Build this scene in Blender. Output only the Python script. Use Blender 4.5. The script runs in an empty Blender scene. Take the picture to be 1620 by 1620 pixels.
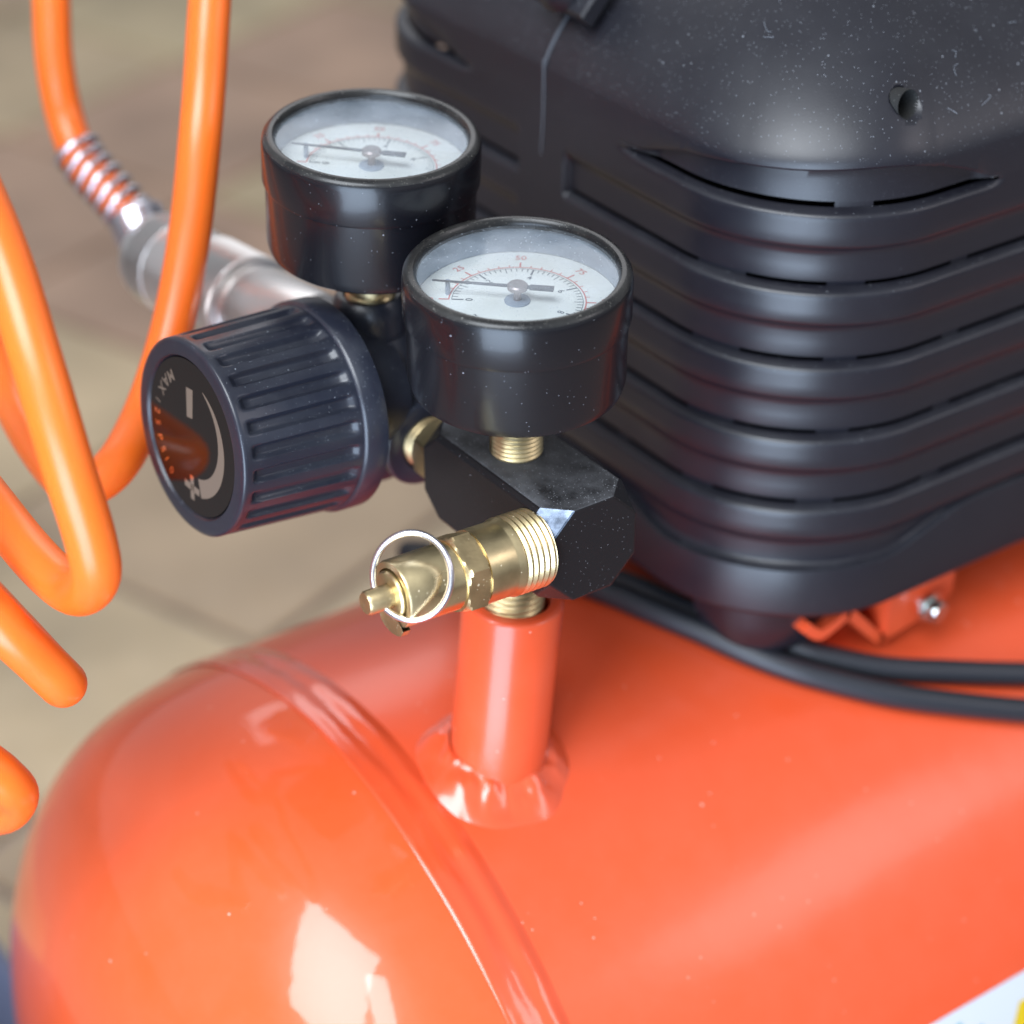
import bpy, bmesh, math, random
from math import sin, cos, pi, radians, hypot, sqrt
from mathutils import Vector, Matrix, noise as NZ

random.seed(7)
MM = 0.001
SC = bpy.context.scene
COL = SC.collection
V = Vector

# ------------------------------------------------------------------ camera, light, exposure
AZ, PITCH = radians(55), radians(32)
FH = V((cos(AZ), sin(AZ), 0)); RT = V((sin(AZ), -cos(AZ), 0))
FW = FH * cos(PITCH) + V((0, 0, -sin(PITCH))); UP = FH * sin(PITCH) + V((0, 0, cos(PITCH)))
CAM = V((-201.3, -285.9, 204.7))
cd = bpy.data.cameras.new('camera'); co = bpy.data.objects.new('camera', cd); COL.objects.link(co)
co.matrix_world = Matrix(((RT.x, UP.x, -FW.x, CAM.x * MM), (RT.y, UP.y, -FW.y, CAM.y * MM), (RT.z, UP.z, -FW.z, CAM.z * MM), (0, 0, 0, 1)))
cd.sensor_width = 36; cd.lens = 3400 / 1620 * 36
cd.clip_start = 0.02; cd.clip_end = 60
cd.dof.use_dof = True; cd.dof.focus_distance = 0.389; cd.dof.aperture_fstop = 9.0
SC.camera = co

w = bpy.data.worlds.new("World"); SC.world = w; w.use_nodes = True
wn = w.node_tree; bg = wn.nodes['Background']
bg.inputs['Color'].default_value = (0.90, 0.93, 1.0, 1); bg.inputs['Strength'].default_value = 0.47

def dirv(az, el):
    return (-FH * cos(radians(az)) + RT * sin(radians(az))) * cos(radians(el)) + V((0, 0, sin(radians(el))))
def area(name, az, el, dist, sx, sy, power, col):
    l = bpy.data.lights.new(name, 'AREA'); l.shape = 'RECTANGLE'; l.size = sx; l.size_y = sy; l.energy = power; l.color = col
    o = bpy.data.objects.new(name, l); COL.objects.link(o)
    d = dirv(az, el); o.location = d * dist
    o.rotation_euler = (-d).to_track_quat('-Z', 'Y').to_euler()
    return o
area('window_light', -34, 50, 1.5, 0.74, 1.0, 30, (0.88, 0.94, 1.0))
area('window_light', -4, 48, 1.5, 0.22, 0.62, 5.5, (0.88, 0.94, 1.0))
area('side_window_light', 74, 31, 1.8, 0.60, 0.46, 3.6, (1.0, 0.92, 0.95))
area('front_fill_light', -15, -9.0, 0.50, 0.34, 0.46, 5.0, (0.62, 0.78, 1.0))  # added low lamp near the camera for bluish side reflections, not a real doorway
area('back_fill_light', -174, 33, 2.4, 1.6, 0.7, 8.0, (0.97, 0.97, 1.0))  # added fill that brightens the tank top from behind, no window known there
SC.view_settings.view_transform = 'Standard'; SC.view_settings.look = 'None'
SC.view_settings.exposure = -0.07; SC.view_settings.gamma = 1
SC.cycles.max_bounces = 8

# ------------------------------------------------------------------ materials
def mat(name, col, rough=0.5, metal=0.0, coat=0.0, coat_rough=0.05, dust=0.0, dust_col=(0.55, 0.57, 0.6), dust_scale=1400,
        bump=0.0, bump_scale=300, var=0.0, var_scale=40, spec=0.5, rough_var=0.0, dust_top=False, film=0.0, trans=0.0, sss=0.0,
        grain=None, emit=None):
    m = bpy.data.materials.new(name); m.use_nodes = True
    N, L = m.node_tree.nodes, m.node_tree.links
    b = N['Principled BSDF']
    b.inputs['Base Color'].default_value = (*col, 1); b.inputs['Roughness'].default_value = rough
    b.inputs['Metallic'].default_value = metal; b.inputs['Coat Weight'].default_value = coat
    b.inputs['Coat Roughness'].default_value = coat_rough; b.inputs['Specular IOR Level'].default_value = spec
    if trans: b.inputs['Transmission Weight'].default_value = trans
    if sss:
        b.inputs['Subsurface Weight'].default_value = sss; b.inputs['Subsurface Radius'].default_value = (0.004, 0.0015, 0.0005)
        b.inputs['Subsurface Scale'].default_value = 1.0
    tc = N.new('ShaderNodeTexCoord'); geo = N.new('ShaderNodeNewGeometry')
    co_ = geo.outputs['Position']
    cur = None
    def noise(scale, detail=3, src=None, rough_=0.5):
        n = N.new('ShaderNodeTexNoise'); n.inputs['Scale'].default_value = scale; n.inputs['Detail'].default_value = detail
        n.inputs['Roughness'].default_value = rough_
        L.new(src or co_, n.inputs['Vector']); return n.outputs['Fac']
    def ramp(src, a, b_, lo=0.0, hi=1.0):
        r = N.new('ShaderNodeMapRange'); r.inputs[1].default_value = a; r.inputs[2].default_value = b_
        r.inputs[3].default_value = lo; r.inputs[4].default_value = hi; r.clamp = True
        L.new(src, r.inputs[0]); return r.outputs[0]
    def mix(f, a, b_):
        x = N.new('ShaderNodeMix'); x.data_type = 'RGBA'
        if isinstance(f, float): x.inputs[0].default_value = f
        else: L.new(f, x.inputs[0])
        for i, q in ((6, a), (7, b_)):
            if isinstance(q, tuple): x.inputs[i].default_value = (*q, 1)
            else: L.new(q, x.inputs[i])
        return x.outputs[2]
    def math_(op, a, b_):
        x = N.new('ShaderNodeMath'); x.operation = op; x.use_clamp = True
        for i, q in ((0, a), (1, b_)):
            if isinstance(q, (int, float)): x.inputs[i].default_value = q
            else: L.new(q, x.inputs[i])
        return x.outputs[0]
    cur = col
    if var:
        f = ramp(noise(var_scale, 4), 0.3, 0.7)
        cur = mix(f, tuple(c * (1 - var) for c in col), tuple(min(1, c * (1 + var)) for c in col))
    dmask = None
    if dust or film:
        parts = []
        if dust:
            # fine specks: voronoi cells, only some of them hold a grain
            v = N.new('ShaderNodeTexVoronoi'); v.inputs['Scale'].default_value = dust_scale; L.new(co_, v.inputs['Vector'])
            sp = ramp(v.outputs['Distance'], 0.10, 0.22, 1, 0)
            sx = N.new('ShaderNodeSeparateColor'); L.new(v.outputs['Color'], sx.inputs[0])
            pick = ramp(sx.outputs[0], 1 - dust, 1 - dust * 0.6)
            s1 = math_('MULTIPLY', sp, pick)
            v2 = N.new('ShaderNodeTexVoronoi'); v2.inputs['Scale'].default_value = dust_scale * 0.32; L.new(co_, v2.inputs['Vector'])
            sp2 = ramp(v2.outputs['Distance'], 0.07, 0.15, 1, 0)
            sx2 = N.new('ShaderNodeSeparateColor'); L.new(v2.outputs['Color'], sx2.inputs[0])
            s2 = math_('MULTIPLY', sp2, ramp(sx2.outputs[1], 1 - dust * 0.5, 1 - dust * 0.3))
            parts.append(math_('MAXIMUM', s1, s2))
        if film:
            parts.append(ramp(noise(90, 5, rough_=0.65), 0.35, 0.8, 0, film))
        dm = parts[0] if len(parts) == 1 else math_('MAXIMUM', parts[0], parts[1])
        if dust_top:   # settled dust lies on what faces up
            sp3 = N.new('ShaderNodeSeparateXYZ'); L.new(geo.outputs['Normal'], sp3.inputs[0])
            dm = math_('MULTIPLY', dm, ramp(sp3.outputs[2], 0.05, 0.6, 0.12, 1))
        dmask = dm
        cur = mix(dm, cur, dust_col)
    if not isinstance(cur, tuple): L.new(cur, b.inputs['Base Color'])
    if dmask is not None or rough_var:
        r = noise(60, 4)
        base = ramp(r, 0.3, 0.7, rough * (1 - rough_var), min(1, rough * (1 + rough_var)))
        if dmask is not None:
            base = math_('ADD', base, math_('MULTIPLY', dmask, 0.5))
        L.new(base, b.inputs['Roughness'])
        if coat and dmask is not None:
            L.new(math_('MULTIPLY', math_('SUBTRACT', 1.0, dmask), coat), b.inputs['Coat Weight'])
    if metal and dmask is not None:
        L.new(math_('MULTIPLY', math_('SUBTRACT', 1.0, dmask), metal), b.inputs['Metallic'])
    if bump:
        bn = N.new('ShaderNodeBump'); bn.inputs['Strength'].default_value = 1.0; bn.inputs['Distance'].default_value = bump * MM
        L.new(noise(bump_scale, 3), bn.inputs['Height']); L.new(bn.outputs[0], b.inputs['Normal'])
        if coat: L.new(bn.outputs[0], b.inputs['Coat Normal'])
    if emit:
        b.inputs['Emission Color'].default_value = (*emit, 1)
    return m

ORANGE = mat('orange_paint', (0.73, 0.086, 0.026), 0.32, spec=0.35, coat=0.5, coat_rough=0.17, var=0.02, var_scale=25, bump=0.06, bump_scale=110,
             dust=0.02, dust_scale=900, dust_col=(0.85, 0.45, 0.35), film=0.03)
DOMEP = mat('orange_paint_glossy', (0.73, 0.094, 0.022), 0.30, spec=0.3, coat=0.8, coat_rough=0.04, var=0.03, var_scale=18, bump=0.16, bump_scale=60,
            dust=0.015, dust_scale=700, dust_col=(0.9, 0.5, 0.4), film=0.03)
WELDP = mat('orange_paint_on_weld', (0.73, 0.086, 0.026), 0.25, coat=0.9, coat_rough=0.08, bump=0.06, bump_scale=150)
PLASTIC = mat('black_plastic', (0.009, 0.009, 0.014), 0.40, spec=0.62, bump=0.012, bump_scale=2600, dust=0.20, dust_scale=2300,
              dust_col=(0.38, 0.41, 0.46), dust_top=True, film=0.015, rough_var=0.12)
PLASTIC2 = mat('black_plastic_slat', (0.008, 0.008, 0.013), 0.36, spec=0.6, bump=0.012, bump_scale=2600, dust=0.09, dust_scale=2300,
               dust_col=(0.3, 0.32, 0.35), film=0.04, rough_var=0.15, dust_top=True)
DARK = mat('dark_interior', (0.004, 0.004, 0.004), 0.9, spec=0.1)
GAUGE = mat('gloss_black_paint', (0.005, 0.005, 0.007), 0.27, spec=0.45, coat=0.15, coat_rough=0.08, dust=0.04, dust_scale=2300, dust_col=(0.30, 0.31, 0.34), bump=0.01, bump_scale=900)
BEZEL = mat('dusty_black_rim', (0.010, 0.010, 0.011), 0.26, spec=0.4, dust=0.5, dust_scale=2600, dust_col=(0.26, 0.25, 0.22), dust_top=True, film=0.13)
KNOBM = mat('satin_black_knob', (0.014, 0.016, 0.026), 0.30, spec=0.6, dust=0.16, dust_scale=2600, dust_col=(0.28, 0.31, 0.35), dust_top=True, film=0.08)
BLOCKM = mat('anodised_black_block', (0.010, 0.009, 0.010), 0.36, spec=0.3, dust=0.12, dust_scale=2600, dust_col=(0.3, 0.3, 0.32), bump=0.02, bump_scale=1500)
BLOCKTOP = mat('dusty_black_block_top', (0.012, 0.012, 0.014), 0.6, dust=0.8, dust_scale=1900, dust_col=(0.30, 0.31, 0.34), film=0.45, bump=0.08, bump_scale=1500)
BARE = mat('bare_aluminium_edge', (0.12, 0.145, 0.19), 0.42, metal=1.0, bump=0.06, bump_scale=700, var=0.6, var_scale=420)
BRASS = mat('brass', (0.66, 0.54, 0.31), 0.38, metal=1.0, var=0.22, var_scale=160, bump=0.012, bump_scale=1400, rough_var=0.35, dust=0.05, dust_scale=1300, dust_col=(0.6, 0.5, 0.35))
BRASSD = mat('dull_brass', (0.60, 0.47, 0.26), 0.42, metal=1.0, var=0.25, var_scale=200, bump=0.03, bump_scale=1600, rough_var=0.3, dust=0.15, dust_scale=1500, dust_col=(0.45, 0.36, 0.24))
STEEL = mat('steel_wire', (0.72, 0.70, 0.76), 0.24, metal=1.0)
ZINC = mat('zinc_screw', (0.70, 0.76, 0.74), 0.22, metal=1.0)
NICKEL = mat('nickel_coupler', (0.84, 0.82, 0.80), 0.36, metal=1.0, bump=0.02, bump_scale=600)
HOSE = mat('orange_hose', (0.92, 0.170, 0.016), 0.32, sss=0.35, coat=0.35, coat_rough=0.34)
CORD = mat('black_rubber_cord', (0.020, 0.022, 0.028), 0.42, bump=0.02, bump_scale=900)
DIALM = mat('dial_white', (0.80, 0.81, 0.77), 0.6)
WALLM = mat('dial_wall_grey', (0.30, 0.35, 0.43), 0.45, dust=0.55, dust_scale=1700, dust_col=(0.62, 0.66, 0.72), film=0.3)
REDP = mat('red_print', (0.62, 0.14, 0.12), 0.6)
BLKP = mat('black_print', (0.05, 0.07, 0.09), 0.6)
NEEDLE = mat('needle_black', (0.05, 0.06, 0.075), 0.45, dust=0.30, dust_scale=2200, dust_col=(0.4, 0.43, 0.48))
HUBM = mat('needle_hub', (0.33, 0.27, 0.26), 0.4, metal=0.7, dust=0.3, dust_scale=2500, dust_col=(0.5, 0.5, 0.5))
FACEM = mat('gloss_black_face', (0.004, 0.003, 0.003), 0.05, spec=0.5)
FOIL = mat('silver_foil_print', (0.92, 0.84, 0.74), 0.07, metal=1.0)
STICK = mat('white_sticker', (0.60, 0.63, 0.68), 0.35, coat=0.4)
YEL = mat('yellow_print', (0.65, 0.45, 0.01), 0.4)
GRN = mat('green_print', (0.05, 0.35, 0.30), 0.4)
NAVY = mat('navy_plastic', (0.09, 0.10, 0.15), 0.45)

def lens_mat():
    m = bpy.data.materials.new('dusty_clear_lens'); m.use_nodes = True
    N, L = m.node_tree.nodes, m.node_tree.links
    N.remove(N['Principled BSDF']); out = N['Material Output']
    tr = N.new('ShaderNodeBsdfTransparent'); gl = N.new('ShaderNodeBsdfGlossy'); gl.inputs['Roughness'].default_value = 0.16
    tr.inputs['Color'].default_value = (0.95, 0.98, 1, 1)
    fr = N.new('ShaderNodeFresnel'); fr.inputs['IOR'].default_value = 1.45
    m1 = N.new('ShaderNodeMixShader'); L.new(fr.outputs[0], m1.inputs[0]); L.new(tr.outputs[0], m1.inputs[1]); L.new(gl.outputs[0], m1.inputs[2])
    df = N.new('ShaderNodeBsdfDiffuse'); df.inputs['Color'].default_value = (0.62, 0.70, 0.80, 1)
    geo = N.new('ShaderNodeNewGeometry')
    v = N.new('ShaderNodeTexVoronoi'); v.inputs['Scale'].default_value = 1700; L.new(geo.outputs['Position'], v.inputs['Vector'])
    a = N.new('ShaderNodeMapRange'); a.inputs[1].default_value = 0.1; a.inputs[2].default_value = 0.25; a.inputs[3].default_value = 0.55; a.inputs[4].default_value = 0
    L.new(v.outputs['Distance'], a.inputs[0])
    sc = N.new('ShaderNodeSeparateColor'); L.new(v.outputs['Color'], sc.inputs[0])
    p = N.new('ShaderNodeMapRange'); p.inputs[1].default_value = 0.66; p.inputs[2].default_value = 0.86; L.new(sc.outputs[0], p.inputs[0])
    mu = N.new('ShaderNodeMath'); mu.operation = 'MULTIPLY'; L.new(a.outputs[0], mu.inputs[0]); L.new(p.outputs[0], mu.inputs[1])
    nz = N.new('ShaderNodeTexNoise'); nz.inputs['Scale'].default_value = 130; nz.inputs['Detail'].default_value = 5; L.new(geo.outputs['Position'], nz.inputs['Vector'])
    nr = N.new('ShaderNodeMapRange'); nr.inputs[1].default_value = 0.35; nr.inputs[2].default_value = 0.75; nr.inputs[3].default_value = 0.04; nr.inputs[4].default_value = 0.22
    L.new(nz.outputs['Fac'], nr.inputs[0])
    ad = N.new('ShaderNodeMath'); ad.operation = 'ADD'; ad.use_clamp = True; L.new(mu.outputs[0], ad.inputs[0]); L.new(nr.outputs[0], ad.inputs[1])
    m2 = N.new('ShaderNodeMixShader'); L.new(ad.outputs[0], m2.inputs[0]); L.new(m1.outputs[0], m2.inputs[1]); L.new(df.outputs[0], m2.inputs[2])
    L.new(m2.outputs[0], out.inputs['Surface'])
    return m
LENS = lens_mat()

# ------------------------------------------------------------------ mesh helpers (everything in mm, world frame)
WLOC = {}
def link(name, me, parent):
    o = bpy.data.objects.new(name, me); COL.objects.link(o)
    if parent: o.parent = parent
    return o
def empty(name, loc, parent=None):
    o = link(name, None, parent); o.empty_display_size = 0.02
    l = V(loc); WLOC[o.name] = l
    o.location = (l - (WLOC[parent.name] if parent else V((0, 0, 0)))) * MM
    return o
def obj(name, geom, m, parent=None, smooth=35, mats=None, fmat=None):
    """geom = (verts, faces) in mm; origin is put at the centre of its bounds"""
    vs, fs = geom
    vs = [V(v) for v in vs]
    lo = V([min(v[i] for v in vs) for i in range(3)]); hi = V([max(v[i] for v in vs) for i in range(3)])
    c = (lo + hi) / 2
    me = bpy.data.meshes.new(name)
    me.from_pydata([((v - c) * MM)[:] for v in vs], [], fs)
    me.materials.append(m)
    for x in (mats or []): me.materials.append(x)
    if fmat: me.polygons.foreach_set('material_index', fmat)
    bm = bmesh.new(); bm.from_mesh(me); bmesh.ops.recalc_face_normals(bm, faces=bm.faces); bm.to_mesh(me); bm.free()
    if smooth:
        me.polygons.foreach_set('use_smooth', [True] * len(me.polygons))
        try: me.set_sharp_from_angle(angle=radians(smooth))
        except Exception: pass
    o = link(name, me, parent); WLOC[o.name] = c
    o.location = (c - (WLOC[parent.name] if parent else V((0, 0, 0)))) * MM
    return o
def tag(o, label=None, cat=None, kind=None, group=None):
    if label: o['label'] = label
    if cat: o['category'] = cat
    if kind: o['kind'] = kind
    if group: o['group'] = group
    return o
def join(*gs):
    vs, fs = [], []
    for g in gs:
        k = len(vs); vs += list(g[0]); fs += [tuple(i + k for i in f) for f in g[1]]
    return vs, fs
def frame(origin, zaxis, xhint=(0, 0, 1)):
    z = V(zaxis).normalized(); x = V(xhint)
    if abs(z.dot(x.normalized())) > .999: x = V((1, 0, 0))
    x = (x - z * x.dot(z)).normalized(); y = z.cross(x)
    m = Matrix((x, y, z)).transposed().to_4x4(); m.translation = V(origin); return m
def xf(g, M): return [M @ V(v) for v in g[0]], g[1]
def lathe(prof, n=64, M=None, cap0=True, cap1=True):
    """prof: list of (h, r) along local z"""
    vs, fs = [], []
    for h, r in prof:
        for i in range(n):
            a = 2 * pi * i / n; vs.append(V((r * cos(a), r * sin(a), h)))
    for j in range(len(prof) - 1):
        for i in range(n):
            k = (i + 1) % n; fs.append((j * n + i, j * n + k, (j + 1) * n + k, (j + 1) * n + i))
    if cap0: fs.append(tuple(range(n))[::-1])
    if cap1: fs.append(tuple(range((len(prof) - 1) * n, len(prof) * n)))
    return xf((vs, fs), M) if M else (vs, fs)
def rlathe(*a, **k): return lathe(*a, cap0=False, cap1=False, **k)
def prism(poly, h0, h1, M=None, bev=0.0):
    """poly: list of (x, y) ; extruded along local z, optional chamfer at both ends"""
    n = len(poly); c = V((sum(p[0] for p in poly) / n, sum(p[1] for p in poly) / n))
    rows = [(h0, bev), (h0 + bev, 0), (h1 - bev, 0), (h1, bev)] if bev else [(h0, 0), (h1, 0)]
    vs, fs = [], []
    for h, b in rows:
        for p in poly:
            q = V(p); dd = q - c; s = (dd.length - b) / dd.length if dd.length else 1
            q = c + dd * s; vs.append(V((q.x, q.y, h)))
    for j in range(len(rows) - 1):
        for i in range(n):
            k = (i + 1) % n; fs.append((j * n + i, j * n + k, (j + 1) * n + k, (j + 1) * n + i))
    fs.append(tuple(range(n))[::-1]); fs.append(tuple(range((len(rows) - 1) * n, len(rows) * n)))
    return xf((vs, fs), M) if M else (vs, fs)
def bez(pts, per=10):
    P = [V(p) for p in pts]; P = [P[0] * 2 - P[1]] + P + [P[-1] * 2 - P[-2]]
    out = []
    for i in range(1, len(P) - 2):
        a, b, c, d = P[i - 1:i + 3]
        for k in range(per):
            t = k / per
            out.append(0.5 * ((2 * b) + (c - a) * t + (2 * a - 5 * b + 4 * c - d) * t * t + (3 * b - a - 3 * c + d) * t ** 3))
    out.append(P[-2]); return out
def tube(path, r, n=20, cap=True, closed=False):
    P = [V(p) for p in path]; m = len(P); vs, fs = [], []
    rr = r if callable(r) else (lambda t: r)
    T = []
    for i in range(m):
        if closed: T.append((P[(i + 1) % m] - P[i - 1]).normalized())
        else: T.append((P[min(i + 1, m - 1)] - P[max(i - 1, 0)]).normalized())
    x = V((0, 0, 1)).cross(T[0]);
    if x.length < 1e-3: x = V((1, 0, 0)).cross(T[0])
    x.normalize()
    for i in range(m):
        x = (x - T[i] * x.dot(T[i])).normalized(); y = T[i].cross(x); q = rr(i / (m - 1))
        for k in range(n):
            a = 2 * pi * k / n; vs.append(P[i] + (x * cos(a) + y * sin(a)) * q)
    for i in range(m if closed else m - 1):
        j = (i + 1) % m
        for k in range(n):
            l = (k + 1) % n; fs.append((i * n + k, i * n + l, j * n + l, j * n + k))
    if cap and not closed: fs.append(tuple(range(n))[::-1]); fs.append(tuple(range((m - 1) * n, m * n)))
    return vs, fs
def thread(h0, h1, r, pitch=1.1, depth=0.45):
    out = []; h = h0
    while h < h1 - pitch * 0.9:
        out += [(h, r - depth), (h + pitch * .38, r - depth * .05), (h + pitch * .55, r - depth * .05)]; h += pitch
    out.append((h1, r - depth)); return out
def hexa(r): return [(r * cos(a), r * sin(a)) for a in [pi / 6 + i * pi / 3 for i in range(6)]]
def hexnut(h0, h1, r, M):
    """hex prism whose corners are turned off by a cone"""
    n = 72; vs, fs = [], []
    def rad(a, lim):
        b = (a % (pi / 3)) - pi / 6; return min(r * cos(pi / 6) / cos(b), lim)
    rows = [(h0, r * .885), (h0 + .75, r * 1.1), (h1 - .75, r * 1.1), (h1, r * .885)]
    rows = [(h0, r * .86), (h0 + .35, r * .93), (h0 + .8, r * 1.1), (h1 - .8, r * 1.1), (h1 - .35, r * .93), (h1, r * .86)]
    for h, lim in rows:
        for i in range(n):
            a = 2 * pi * i / n; q = rad(a, lim); vs.append(V((q * cos(a), q * sin(a), h)))
    for j in range(len(rows) - 1):
        for i in range(n):
            k = (i + 1) % n; fs.append((j * n + i, j * n + k, (j + 1) * n + k, (j + 1) * n + i))
    fs.append(tuple(range(n))[::-1]); fs.append(tuple(range((len(rows) - 1) * n, len(rows) * n)))
    return xf((vs, fs), M)
DEPS = None
def text(s, size, M, thick=0.0, ax='CENTER', bold=0.0):
    cu = bpy.data.curves.new('t', 'FONT'); cu.body = s; cu.size = size; cu.align_x = ax; cu.align_y = 'CENTER'; cu.resolution_u = 3
    cu.offset = bold
    o = bpy.data.objects.new('t', cu); COL.objects.link(o)
    dg = bpy.context.evaluated_depsgraph_get(); e = o.evaluated_get(dg); me = e.to_mesh()
    g = ([M @ v.co.copy() for v in me.vertices], [tuple(p.vertices) for p in me.polygons])
    e.to_mesh_clear(); bpy.data.objects.remove(o); bpy.data.curves.remove(cu)
    return g

# ------------------------------------------------------------------ floor
FLOOR_Z = -322.0
floor = obj('floor', ([(-5000, -5000, FLOOR_Z - 4), (7000, -5000, FLOOR_Z - 4), (7000, 7000, FLOOR_Z - 4), (-5000, 7000, FLOOR_Z - 4)], [(0, 1, 2, 3)]),
            mat('grout', (0.25, 0.20, 0.18), 0.7), None, 0)
tag(floor, kind='structure')
def tile_mat(i):
    r = random.Random(i); k = 0.84 + 0.34 * r.random(); y = r.random() * 0.075
    return mat('brown_tile_%d' % i, (0.385 * k, (0.243 + y * .9) * k, (0.170 + y * .2) * k), 0.40, spec=0.45, var=0.30, var_scale=9, bump=0.2, bump_scale=40, rough_var=0.2)
TM = [tile_mat(i) for i in range(7)]
ta = radians(20); TS = 168.0
tbox = {}
for k in range(7):
    h = TS / 2 - 2.5; b = 1.2; vs = []
    for z, q in ((-6, h), (-b, h), (0, h - b)):
        vs += [V((sx * q, sy * q, z)) for sx, sy in ((-1, -1), (1, -1), (1, 1), (-1, 1))]
    fs = [(8, 9, 10, 11)]
    for j in (0, 4):
        fs += [(j + i, j + (i + 1) % 4, j + 4 + (i + 1) % 4, j + 4 + i) for i in range(4)]
    me = bpy.data.meshes.new('tile'); me.from_pydata([(v * MM)[:] for v in vs], [], fs); me.materials.append(TM[k]); tbox[k] = me
for i in range(-14, 15):
    for j in range(-14, 15):
        x = 500 + (i * cos(ta) - j * sin(ta)) * TS; y = 600 + (i * sin(ta) + j * cos(ta)) * TS
        p = V((x, y, FLOOR_Z)) - CAM; z = p.dot(FW)
        if z < 150: continue
        u, v_ = p.dot(RT) / z * 3400 + 810, 810 - p.dot(UP) / z * 3400
        if not (-650 < u < 1300 and -700 < v_ < 2300): continue
        o = link('tile', tbox[random.randrange(7)], floor)
        o.rotation_euler = (0, 0, ta + random.choice((0, 1, 2, 3)) * pi / 2)
        o.location = (V((x, y, FLOOR_Z + random.uniform(-.3, .3))) - WLOC['floor']) * MM

# ------------------------------------------------------------------ the compressor
comp = empty('air_compressor', (80, 27, FLOOR_Z))
tag(comp, 'orange air compressor tank with black louvred motor cover, twin gauges and brass safety valve', 'air compressor')
TX, TY, TZ, TR = -23.5, 27.2, -171.3, 101.2
MX = frame((0, TY, TZ), (1, 0, 0))
# tank shell with the step where the end cap is welded on
tank = obj('tank', rlathe([(TX + 1.5, TR - 1.2), (TX + 3.0, TR - .25), (TX + 5, TR), (70, TR), (200, TR), (420, TR), (422, TR - 1.5)], n=256, M=MX), ORANGE, comp)
prof = [(TX - 70 * sin(t) ** (2 / 2.5), TR * cos(t) ** (2 / 2.5)) for t in [pi / 2 * i / 60 for i in range(60)]]
prof = [(TX - 1.2, TR - 1.6), (TX - 2.6, TR - .2), (TX - 4.2, TR + .55)] + [(h, r + .5 * max(0, 1 - (TX - 4.2 - h) / 12)) for h, r in prof if h < TX - 5.5] + [(TX - 70, 0.5)]
obj('dished_end', lathe(prof, n=256, M=MX, cap0=False), DOMEP, tank, smooth=60)
def bead():
    """soft, slightly uneven painted-over seam where the end cap meets the shell"""
    vs, fs = [], []; n, k = 640, 26
    x0_, x1_ = TX + 5.5, TX - 8.0
    for i in range(n):
        a = 2 * pi * i / n
        for j in range(k + 1):
            t = j / k
            q0 = V((cos(a) * 7, sin(a) * 7, t * 1.2))
            nz = NZ.noise(q0) * .55 + NZ.noise(q0 * 2.3) * .22
            w_ = max(0, sin(pi * t)) ** 1.4
            base = TR - .25 + 1.0 * t - (.35 if t > .97 or t < .03 else 0)
            hump = .62 * math.exp(-((t - .30 - .05 * nz) / .16) ** 2) + .34 * math.exp(-((t - .70 + .06 * nz) / .15) ** 2)
            hh = base + hump * (1 + .7 * nz) + nz * .35 * w_
            vs.append(MX @ V((hh * cos(a), hh * sin(a), x0_ + (x1_ - x0_) * t + nz * w_)))
    for i in range(n):
        l = (i + 1) % n
        for j in range(k): fs.append((i * (k + 1) + j, i * (k + 1) + j + 1, l * (k + 1) + j + 1, l * (k + 1) + j))
    return vs, fs
obj('weld_seam', bead(), WELDP, tank, smooth=180)
# far end cap, feet under the tank
obj('dished_end', lathe([(420 + 60 * sin(t) ** .8, TR * cos(t) ** .8 + .1) for t in [pi / 2 * i / 16 for i in range(17)]], n=96, M=MX, cap0=False), ORANGE, tank)
for x in (20, 380):
    for y in (-25, 80):
        obj('tank_foot', lathe([(FLOOR_Z, 14), (FLOOR_Z + 12, 14), (FLOOR_Z + 14, 9), (TZ - 60, 9)], n=24, M=Matrix.Translation((x, y, 0))), CORD, tank)
# standpipe: leans a little, top at the manifold, foot in the tank
P0, P1 = V((-0.5, 0.3, -33.2)), V((-3.6, 2.6, -80))
pax = (P1 - P0)
MP = frame(P0, pax)
pl = pax.length
pipe = obj('standpipe', lathe([(3, 6.9), (.2, 7.4), (0, 8.4), (.25, 9.6), (1.0, 10.05), (pl, 10.05)], n=72, M=MP, cap0=False, cap1=False), ORANGE, comp, smooth=50)
def saddle():
    """lumpy weld fillet between the upright pipe and the round tank"""
    rnd = random.Random(11); n, k = 280, 26; vs, fs = [], []
    lump = [rnd.uniform(-1, 1) for _ in range(n)]
    for i in range(n):
        a = 2 * pi * i / n
        lu = .5 * sin(2 * a + 1) + .35 * sin(5 * a + 2.2) + .3 * sin(8 * a + .4)
        wd = 6.0 + 1.8 * cos(a - radians(215)) + .7 * lu
        hg = 3.9 + .7 * lu
        c = V((-3.4, 2.4))
        for j in range(k + 1):
            t = j / k
            r = 9.7 + wd * (1 - cos(t * pi / 2)) ** 1.0 * 1.0 + (0.0 if t < 1 else .6)
            x, y = c.x + r * cos(a), c.y + r * sin(a)
            zt = TZ + sqrt(TR ** 2 - (y - TY) ** 2)
            bulge = (1.1 + .35 * lu) * sin(t * pi) ** .8
            q0 = V((cos(a) * 2.2, sin(a) * 2.2, t * 1.6)); nz = NZ.noise(q0 * 1.3) * 1.0 + NZ.noise(q0 * 2.4) * .30
            bulge = bulge * 1.5 + nz * sin(t * pi) ** .7
            z = zt + hg * (1 - sin(t * pi / 2)) ** .9 + bulge - (.5 if j == k else 0)
            vs.append(V((x, y, z)))
    for i in range(n):
        l = (i + 1) % n
        for j in range(k): fs.append((i * (k + 1) + j, l * (k + 1) + j, l * (k + 1) + j + 1, i * (k + 1) + j + 1))
    return vs, fs
obj('weld_fillet', saddle(), WELDP, pipe, smooth=180)

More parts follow.
